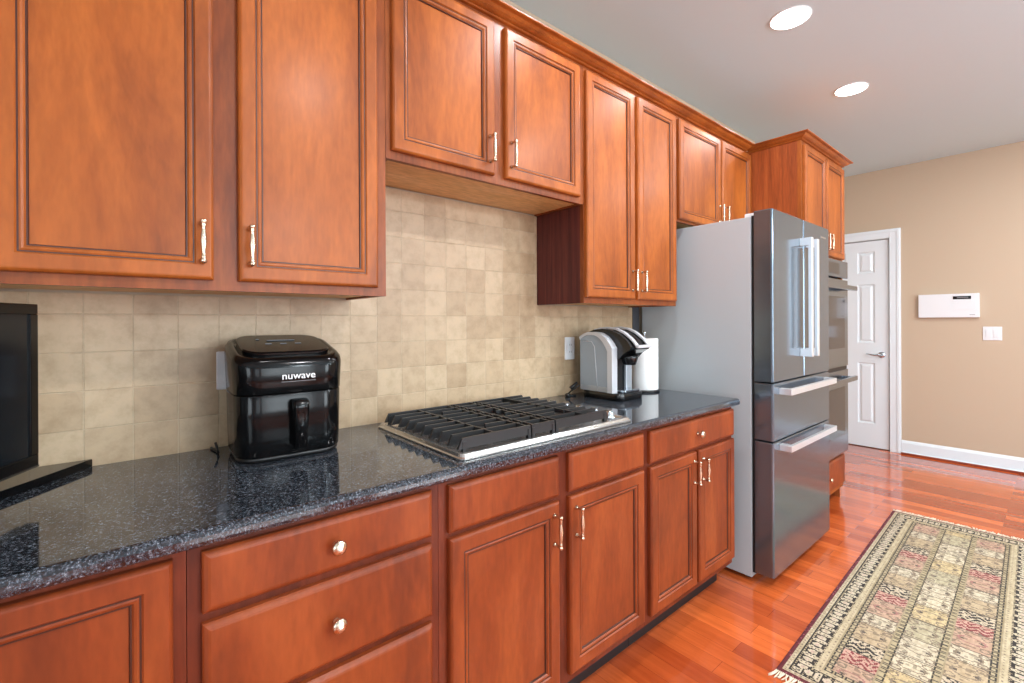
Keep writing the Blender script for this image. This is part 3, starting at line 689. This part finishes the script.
obj('stand_base', bm, M_BLACKPL, t, label='glossy black stand base')

# ------------------------------------------------------------------ coffee maker
KX0, KX1, KYF, KYB = 1.752, 1.945, -0.335, -0.085
kx = (KX0+KX1)/2
M_KGREY = simple('silver_grey_plastic', srgb(168, 174, 180), 0.3, 0.35, coat=0.3)
M_KTANK = simple('smoky_clear_reservoir', srgb(150, 162, 172), 0.1, coat=0.4)
M_KTRIM = simple('silver_trim', srgb(208, 211, 216), 0.36, 0.25)
t = thing('coffee_maker', 'silver and black single-serve coffee maker on the counter in front of the outlet', 'coffee maker', (kx, -0.21, 0.915))
bm = B(); loft(bm, [[(kx+a, -0.215+b, z) for a, b in rrect(wx, wy, 0.035, 6)] for z, wx, wy in ((0.9155, 0.188, 0.235), (0.918, 0.193, 0.240), (0.946, 0.193, 0.240), (0.950, 0.188, 0.236))]); obj('base', bm, M_BLACKPL, t)
def arch(yb, yf, ztop, zb, n=12, back=0.05):
    """side silhouette (y,z) of the machine: straight back, arched top falling to the front."""
    pts = [(yb, zb), (yb+0.001, ztop-0.035)]
    for k in range(n+1):
        s = k/n; y = yb+(yf-yb)*s
        z = ztop-0.026*(1-s*3)**2*(1 if s < 1/3 else 0)-0.075*max(0, (s-0.40)/0.60)**2.6
        pts.append((y, z))
    pts.append((yf, zb)); return pts
bm = B()  # reservoir on the left flank
prof = arch(-0.092, -0.2615, 1.2215, 0.950, 18); prism_yz(bm, prof, KX0, KX0+0.034); tank = obj('water_reservoir', bm, M_KTANK, t, label='smoky grey water reservoir')
bm = B(); tube(bm, [(KX0-0.0006, -0.110, 1.192), (KX0-0.0006, -0.165, 1.190), (KX0-0.0006, -0.183, 1.165), (KX0-0.0006, -0.192, 1.06), (KX0-0.0006, -0.200, 0.955)], 0.0016, 6); obj('tank_seam', bm, M_KTRIM, tank, label='pale curved seam line')
bm = B(); box(bm, KX0-0.0012, KX0, -0.258, -0.094, 0.952, 0.975); obj('tank_foot', bm, M_KGREY, tank)
bm = B()  # silver arch band hugging the reservoir's front and top
outer = arch(-0.088, -0.290, 1.236, 0.950, 18); inner = arch(-0.092, -0.262, 1.222, 0.950, 18)
t2 = B(); R = []
for xx in (KX0-0.004, KX0+0.036):
    R.append(([t2.verts.new((xx, y, z)) for y, z in outer[2:]], [t2.verts.new((xx, y, z)) for y, z in inner[2:]]))
for i in range(len(R[0][0])-1):
    for (q, w_) in ((R[0][0], R[0][1]), (R[1][0], R[1][1]), (R[0][0], R[1][0]), (R[0][1], R[1][1])):
        t2.faces.new((q[i], q[i+1], w_[i+1], w_[i]))
for e in (0, -1): t2.faces.new((R[0][0][e], R[0][1][e], R[1][1][e], R[1][0][e]))
merge(bm, t2); obj('silver_arch', bm, M_KTRIM, t, label='pale silver arched trim')
bm = B(); box(bm, KX0+0.037, KX1-0.004, -0.245, -0.092, 0.950, 1.165, 0.008); obj('rear_column', bm, M_BLACKMAT, t)
bm = B(); box(bm, KX1-0.050, KX1, -0.262, -0.246, 0.950, 1.17, 0.006); obj('side_column', bm, M_KGREY, t, label='silver grey side column')
bm = B()  # black head with overhang
hp = [(-0.09, 1.165), (-0.09, 1.205), (-0.11, 1.233), (-0.15, 1.247), (-0.20, 1.252), (-0.25, 1.246), (-0.30, 1.228), (-0.345, 1.196), (-0.368, 1.168), (-0.36, 1.155), (-0.325, 1.135), (-0.300, 1.110), (-0.28, 1.105), (-0.26, 1.14), (-0.235, 1.164)]
prism_yz(bm, hp, KX0+0.0365, KX1-0.002); obj('brew_head', bm, M_BLACKPL, t)
bm = B()
for xx in (KX0+0.062, KX1-0.040):
    top_ = [(-0.13, 1.243), (-0.17, 1.252), (-0.21, 1.255), (-0.26, 1.249), (-0.305, 1.231), (-0.35, 1.200), (-0.378, 1.170)]
    loft(bm, [[(xx, y, z-0.002), (xx+0.022, y, z-0.002), (xx+0.022, y-0.001, z+0.006), (xx, y-0.001, z+0.006)] for y, z in top_], 0, False)
box(bm, KX0+0.062, KX1-0.018, -0.392, -0.374, 1.163, 1.177, 0.004)
obj('lid_handle', bm, M_KTRIM, t, label='shiny silver lid handle bars')
bm = B(); lathe(bm, [(0.030, 0), (0.034, 0.012), (0.040, 0.03), (0.042, 0.045)], (kx+0.015, -0.305, 1.080), 'z', 20); obj('spout', bm, M_BLACKPL, t)
bm = B(); box(bm, KX0+0.05, KX1-0.028, -0.325, -0.24, 0.950, 0.962, 0.004); obj('drip_tray', bm, M_CHROME, t, label='metal drip tray')
# power cord with plug at the wall
bm = B(); tube(bm, [(1.727, -0.11, 0.975), (1.712, -0.10, 0.963), (1.697, -0.08, 0.945), (1.689, -0.065, 0.928), (1.697, -0.055, 0.921), (1.717, -0.06, 0.919), (1.737, -0.075, 0.919)], 0.004)
tube(bm, [(1.730, -0.09, 0.985), (1.710, -0.075, 0.962), (1.702, -0.07, 0.955)], [0.006, 0.009, 0.009])
lathe(bm, [(0.011, 0), (0.013, 0.004), (0.013, 0.012), (0.009, 0.018)], (1.683, -0.07, 0.9155), 'z', 14)
obj('power_cord', bm, M_BLACKMAT, label='bundled black cord and plug beside the coffee maker', cat='cord', origin=(1.74, -0.07, 0.915))

# ------------------------------------------------------------------ paper towel on its holder
PX, PY_ = 2.135, -0.205
t = thing('paper_towel_holder', 'upright paper towel holder with thin metal post and dark base beside the coffee maker', 'paper towel holder', (PX, PY_, 0.915))
bm = B(); lathe(bm, [(0.075, 0.0003), (0.078, 0.003), (0.076, 0.010), (0.02, 0.012)], (PX, PY_, 0.915), 'z', 32); obj('holder_base', bm, M_BLACKPL, t, label='dark round base')
bm = B(); lathe(bm, [(0.006, 0.012), (0.006, 0.298), (0.004, 0.300), (0.009, 0.306), (0.010, 0.313), (0.006, 0.320), (0, 0.321)], (PX, PY_, 0.915), 'z', 16); obj('post', bm, M_CHROME, t)
bm = B(); 
pr2 = [(0.021, 0.0125), (0.070, 0.0125), (0.0705, 0.015), (0.0705, 0.278), (0.069, 0.2805), (0.021, 0.2805)]
seg = 40; tt = B(); R = []
for r_, h_ in pr2+[pr2[0]]: R.append([tt.verts.new((PX+r_*math.cos(2*PI*k/seg), PY_+r_*math.sin(2*PI*k/seg), 0.915+h_)) for k in range(seg)])
for a, b in zip(R[:-1], R[1:]):
    for k in range(seg): tt.faces.new((a[k], a[(k+1) % seg], b[(k+1) % seg], b[k])).smooth = True
merge(bm, tt); bmesh.ops.remove_doubles(bm, verts=bm.verts, dist=1e-5)
obj('paper_towel_roll', bm, M_PAPER, label='white roll of paper towels next to the refrigerator side', cat='paper towel', origin=(PX, PY_, 0.9275))

# ------------------------------------------------------------------ outlets, switches, wall panel
def wall_plate_y(name, xc, zc, label, cat, kind):
    t = thing(name, label, cat, (xc, -0.0101, zc))
    bm = B(); loft(bm, [[(xc+a, y, zc+b) for a, b in rrect(0.070-2*i, 0.115-2*i, 0.004, 3)] for y, i in ((-0.0102, 0), (-0.0140, 0), (-0.0160, 0.003))], 0, False); obj('plate', bm, M_WHITEPL, t)
    bm = B()
    box(bm, xc-0.017, xc+0.017, -0.0185, -0.0158, zc-0.034, zc+0.034, 0.002); ins = obj('receptacle' if kind == 'outlet' else 'rocker', bm, M_WHITEPL, t)
    if kind == 'outlet':
        for dz in (-0.018, 0.018):
            for dx in (-0.006, 0.006):
                bm = B(); box(bm, xc+dx-0.001, xc+dx+0.001, -0.0188, -0.0184, zc+dz-0.004, zc+dz+0.005); obj('slot', bm, M_BLACKMAT, ins)
wall_plate_y('wall_outlet', 1.760, 1.150, 'white electrical outlet on the tile behind the coffee maker', 'outlet', 'outlet')
wall_plate_y('light_switch', 0.250, 1.145, 'white wall plate half hidden behind the air fryer', 'switch', 'switch')
x = ROOM_X1
t = thing('control_box', 'long white rectangular control box with black display on the tan far wall', 'control box', (x, -0.970, 1.41))
bm = B(); box(bm, x-0.035, x-0.0005, -1.173, -0.767, 1.308, 1.520, 0.004); cb2 = obj('housing', bm, M_WHITEPL, t)
bm = B(); box(bm, x-0.0375, x-0.035, -1.121, -1.004, 1.470, 1.498, 0.001); obj('display', bm, M_BLACKPL, cb2, label='black display strip')
bm = B(); box(bm, x-0.0385, x-0.0375, -1.104, -1.031, 1.480, 1.488); obj('display_text', bm, M_MARK, cb2)
bm = B(); box(bm, x-0.0365, x-0.035, -1.151, -0.998, 1.376, 1.462, 0.002); obj('flip_cover', bm, M_WHITEPL, cb2)
bm = B(); box(bm, x-0.0358, x-0.035, -1.146, -1.111, 1.329, 1.333); obj('badge', bm, M_MARK, cb2)
t = thing('double_light_switch', 'white double rocker light switch below and right of the control box', 'switch', (x, -1.249, 1.167))
bm = B(); box(bm, x-0.006, x-0.0005, -1.307, -1.191, 1.108, 1.226, 0.002); obj('plate', bm, M_WHITEPL, t)
for yy in (-1.272, -1.226):
    bm = B(); box(bm, x-0.010, x-0.006, yy-0.017, yy+0.017, 1.134, 1.200, 0.002); obj('rocker', bm, M_WHITEPL, t)

# ------------------------------------------------------------------ recessed ceiling lights
M_LAMP, nt_, p_ = mat_nodes('lamp_lens'); p_.inputs['Emission Color'].default_value = (1, 0.97, 0.92, 1); p_.inputs['Emission Strength'].default_value = 9.0
M_RING = simple('white_light_trim', srgb(240, 240, 240), 0.5)
def can(xc, yc, label, energy, group, col=(0.98, 0.98, 1.0)):
    t = thing('recessed_light', label, 'ceiling light', (xc, yc, ZC), 0, group)
    bm = B(); seg = 36; tt = B(); R = []
    for r_, h_ in ((0.086, -0.0004), (0.091, -0.0004), (0.091, -0.003), (0.088, -0.006), (0.0855, -0.006), (0.085, -0.002), (0.086, -0.0004)):
        R.append([tt.verts.new((xc+r_*math.cos(2*PI*k/seg), yc+r_*math.sin(2*PI*k/seg), ZC+h_)) for k in range(seg)])
    for a, b in zip(R[:-1], R[1:]):
        for k in range(seg): tt.faces.new((a[k], a[(k+1) % seg], b[(k+1) % seg], b[k])).smooth = True
    merge(bm, tt); obj('trim_ring', bm, M_RING, t)
    bm = B(); lathe(bm, [(0.0845, -0.0005), (0.0845, -0.005), (0.065, -0.008), (0.0, -0.010)], (xc, yc, ZC), 'z', 36); obj('lens', bm, M_LAMP, t, label='glowing lens')
    l = bpy.data.lights.new('downlight', 'AREA'); l.shape = 'DISK'; l.size = 0.15; l.energy = energy; l.color = col
    o = bpy.data.objects.new('downlight', l); COL.objects.link(o); o.location = (0, 0, -0.016); o.parent = t
    return t
G1 = 'recessed lights along the cabinets'
can(2.519, -0.786, 'larger, nearer recessed ceiling light glowing at the top of the picture', 7, G1)
can(3.595, -0.770, 'smaller, farther recessed ceiling light towards the tan far wall', 8, G1)
can(1.50, -0.79, 'recessed ceiling light above the gas cooktop, out of frame overhead', 10, G1)
can(0.44, -0.79, 'recessed ceiling light above the air fryer, out of frame overhead', 1.5, G1)
G2 = 'recessed lights in the middle of the room'
for i, xc in enumerate((-0.9, 0.9, 2.7, 4.4)):
    can(xc, -2.05, ['recessed light in the middle row, far left of the camera', 'recessed light in the middle row, nearly above the camera', 'recessed light in the middle row, over the open floor beside the rug', 'recessed light in the middle row, nearest the far wall'][i], (5, 17, 24, 22)[i], G2)

# unseen glowing globes added behind the camera to brighten the ceiling
M_GLOBE, nt_, p_ = mat_nodes('opal_glass_globe'); p_.inputs['Emission Color'].default_value = (0.80, 0.93, 1.0, 1); p_.inputs['Emission Strength'].default_value = 58.0
for i, xc in enumerate((1.1, 2.4, 3.7)):
    t = thing('pendant_lamp', ['opal globe pendant lamp behind the camera, nearest the monitor end', 'opal globe pendant lamp behind the camera, middle of the row', 'opal globe pendant lamp behind the camera, nearest the tan wall'][i], 'lamp', (xc, -3.4, 2.10), 0, 'globe pendants')
    bm = B(); lathe(bm, [(0.05*0, -0.13), (0.07, -0.11), (0.115, -0.06), (0.13, 0.0), (0.115, 0.06), (0.07, 0.11), (0.03, 0.126)], (xc, -3.4, 2.10), 'z', 24); obj('lamp_shade', bm, M_GLOBE, t)
    bm = B(); lathe(bm, [(0.032, 0.120), (0.032, 0.15), (0.006, 0.16), (0.006, ZC-2.10-0.02), (0.06, ZC-2.10-0.02), (0.06, ZC-2.10-0.0005)], (xc, -3.4, 2.10), 'z', 18); obj('stem', bm, M_CHROME, t)
# ------------------------------------------------------------------ rug
RW, RL = 0.664, 2.135
rx0, ry0 = 1.833, -0.962             # near-left corner
ra = math.atan2(0.059, RL)
def rug_col(u, v):
    """u across from left edge, v along from the near end; returns srgb colour of the woven pattern."""
    rnd = lambda a, b, s=0: (math.sin(a*127.1+b*311.7+s*74.7)*43758.5453) % 1.0
    cream = (198, 184, 158); beige = (178, 162, 132); black = (48, 42, 38); red = (132, 60, 60); pink = (186, 154, 130); maroon = (100, 40, 46); gold = (196, 174, 132); grn = (180, 168, 138)
    ln = (132, 116, 98); lnd = (96, 84, 74)
    e = min(u, RW-u); ev = min(v, RL-v)
    n1 = rnd(round(u/0.006), round(v/0.006)); n2 = rnd(round(u/0.011), round(v/0.009), 3)
    if e < 0.014 or ev < 0.020: return maroon if n1 < 0.92 else (168, 98, 108)
    ee = min(e-0.014, ev-0.020)
    along = v if e-0.014 < ev-0.020 else u
    if ee < 0.018:
        if 0.006 < ee < 0.011 and (along % 0.018) < 0.006: return ln
        return beige if n1 < 0.75 else cream
    if ee < 0.0215: return black
    if ee < 0.079:      # wide dark border with cream rosettes and leaf scrolls
        c = ee-0.050; p = 0.058; ka = ((along/p) % 1.0-0.5)*p
        r = math.hypot(ka/0.0150, c/0.019)
        if r < 0.30: return (188, 160, 146)
        if r < 0.88: return cream if n1 < 0.8 else (186, 170, 150)
        if r < 1.08: return black
        if abs(math.hypot(abs(ka)-0.029, abs(c)-0.013)-0.0075) < 0.0035: return cream
        if abs(abs(ka)-0.0225) < 0.0035 and abs(c) < 0.012: return (200, 184, 160)
        if abs(abs(c)-0.0255) < 0.003 and (along % 0.0145) < 0.008: return beige
        if n1 > 0.86: return ln
        return black
    if ee < 0.082: return black
    if ee < 0.103:
        if 0.090 < ee < 0.095 and (along % 0.022) < 0.006: return ln
        return (190, 174, 142) if n1 < 0.8 else beige
    if ee < 0.128:      # small chain guard
        c = ee-0.1155; p = 0.030; ka = ((along/p) % 1.0-0.5)*p
        r = max(abs(ka)/0.0125, abs(c)/0.0100)
        if 0.66 < r < 1.0: return (62, 56, 50)
        if r <= 0.66: return (174, 158, 126)
        return (158, 142, 112)
    fu = u-0.142; FW = RW-0.284; gap = 0.026; cw = (FW-2*gap)/3
    lu = fu; col = 0
    for c_ in range(3):
        a = c_*(cw+gap)
        if fu < a+cw or c_ == 2: col = c_; lu = fu-a; break
    if lu < 0:          # guard between columns
        c = lu+gap/2; p = 0.030; ka = ((v/p) % 1.0-0.5)*p; r = max(abs(ka)/0.0125, abs(c)/0.0105)
        if 0.66 < r < 1.0: return (64, 58, 50)
        return (176, 160, 126) if r <= 0.66 else (160, 144, 114)
    seqs = {0: [('dark', .095), ('red', .090), ('pink', .150), ('cream', .105), ('tan', .145)],
            1: [('pale', .120), ('gold', .150), ('grn', .165), ('cream', .150)],
            2: [('dark', .095), ('red', .090), ('pink', .150), ('cream', .105), ('tan', .145)]}
    seq = seqs[col]; tot = sum(q[1] for q in seq)
    ph = (RL-v+(0.035 if col != 1 else 0.06)) % tot
    a = 0
    for kind, w_ in seq:
        if ph < a+w_: break
        a += w_
    lv = ph-a; cv = lv-w_/2; cu_ = lu-cw/2
    if min(lv, w_-lv) < 0.003: return lnd
    ground = {'dark': black, 'red': red, 'pink': pink, 'cream': cream, 'gold': gold, 'grn': grn, 'pale': (204, 190, 162), 'tan': (184, 162, 130)}[kind]
    if kind in ('dark', 'red'):
        hi = (196, 180, 154) if kind == 'dark' else (196, 156, 138)
        zz = (abs(((cu_+0.06)/0.046) % 1.0-0.5)*2.0-0.5)*0.026
        for kk in (-0.040, -0.014, 0.014, 0.040):
            if abs(cv-kk-zz) < 0.0060: return hi if n1 < 0.85 else ln
        if n2 < 0.22: return hi
        return ground
    if math.hypot((abs(cu_)-0.028), cv*0.9) < 0.0068: return lnd
    dd = math.hypot(cu_/1.5, cv)
    if abs(dd-0.026) < 0.0026: return ln if kind != 'pink' else (158, 112, 104)
    if abs(math.hypot(abs(cu_)-0.040, abs(cv)-w_*0.32)-0.013) < 0.0028: return ln
    if abs(abs(cv)-w_*0.42) < 0.002 and (u % 0.012) < 0.007: return ln
    if n2 < 0.20: return tuple(int(c*0.80) for c in ground)
    if n1 > 0.85: return tuple(min(255, int(c*1.06)) for c in ground)
    return ground
t = thing('area_rug', 'long beige, black and red patterned oriental runner with fringed ends on the wood floor', 'rug', (rx0, ry0, 0))
# local axes: v along +x (length), u along -y (width)
cell = 0.0052; nu, nv = int(RW/cell), int(RL/cell)
def rw(u, v, z):
    c, s = math.cos(ra), math.sin(ra)
    lx, ly = v, -u
    return (c*lx-s*ly, s*lx+c*ly, z)
verts = []; faces = []; cols = []
def hz(u, v):
    e = min(u, RW-u, v, RL-v); return 0.0075-0.003*max(0, 1-e/0.006)+0.0006*math.sin(v*7)*math.sin(u*5)
for j in range(nv+1):
    for i in range(nu+1):
        u, v = RW*i/nu, RL*j/nv; verts.append(rw(u, v, hz(u, v)))
for j in range(nv):
    for i in range(nu):
        a = j*(nu+1)+i; faces.append((a, a+1, a+nu+2, a+nu+1)); cols.append(rug_col(RW*(i+0.5)/nu, RL*(j+0.5)/nv))
base_i = len(verts); rim = [i for i in range(nu+1)]+[j*(nu+1)+nu for j in range(1, nv+1)]+[nv*(nu+1)+i for i in range(nu-1, -1, -1)]+[j*(nu+1) for j in range(nv-1, 0, -1)]
for k in rim: verts.append((verts[k][0], verts[k][1], 0.0008))
for q in range(len(rim)):
    r_ = (q+1) % len(rim); faces.append((rim[q], base_i+q, base_i+r_, rim[r_])); cols.append((118, 34, 44))
me = bpy.data.meshes.new('rug_pile'); me.from_pydata(verts, [], faces); me.update()
ca_ = me.color_attributes.new('weave', 'BYTE_COLOR', 'CORNER')
data = []
for f, c in zip(me.polygons, cols):
    L_ = srgb(*c)
    for _ in range(f.loop_total): data.extend((*L_, 1.0))
ca_.data.foreach_set('color', data)
M_RUG, nt_, p_ = mat_nodes('woven_wool'); an = nt_.nodes.new('ShaderNodeVertexColor'); an.layer_name = 'weave'
nn = nt_.nodes.new('ShaderNodeTexNoise'); nn.inputs['Scale'].default_value = 60; nn.inputs['Detail'].default_value = 3
rr = ramp(nt_, [(0.35, (0.80, 0.78, 0.74)), (0.6, (1, 1, 1))]); nt_.links.new(nn.outputs[0], rr.inputs[0])
nt_.links.new(mixc(nt_, 1.0, an.outputs[0], rr.outputs[0], 'MULTIPLY'), p_.inputs['Base Color']); p_.inputs['Roughness'].default_value = 0.95
me.materials.append(M_RUG)
o = bpy.data.objects.new('rug_pile', me); COL.objects.link(o); o.parent = t
M_FRINGE = simple('cream_cotton_fringe', srgb(224, 208, 184), 0.95)
for end in (0, 1):
    bm = B(); k = 0; u = 0.004
    while u < RW-0.003:
        L_ = 0.034+random.random()*0.020; dv = (random.random()-0.5)*0.028
        v0 = 0.002 if end == 0 else RL-0.002; s_ = -1 if end == 0 else 1
        pts = [rw(u, v0, 0.006), rw(u+dv*0.4, v0+s_*L_*0.45, 0.0045), rw(u+dv, v0+s_*L_*0.8, 0.003), rw(u+dv*1.5, v0+s_*L_, 0.0028)]
        pts = [(p[0]+rx0, p[1]+ry0, p[2]) for p in pts]
        tube(bm, pts, [0.0024, 0.0028, 0.0026, 0.0016], 5); u += 0.0055
    obj('fringe', bm, M_FRINGE, t, kind='stuff', label='cream knotted fringe')
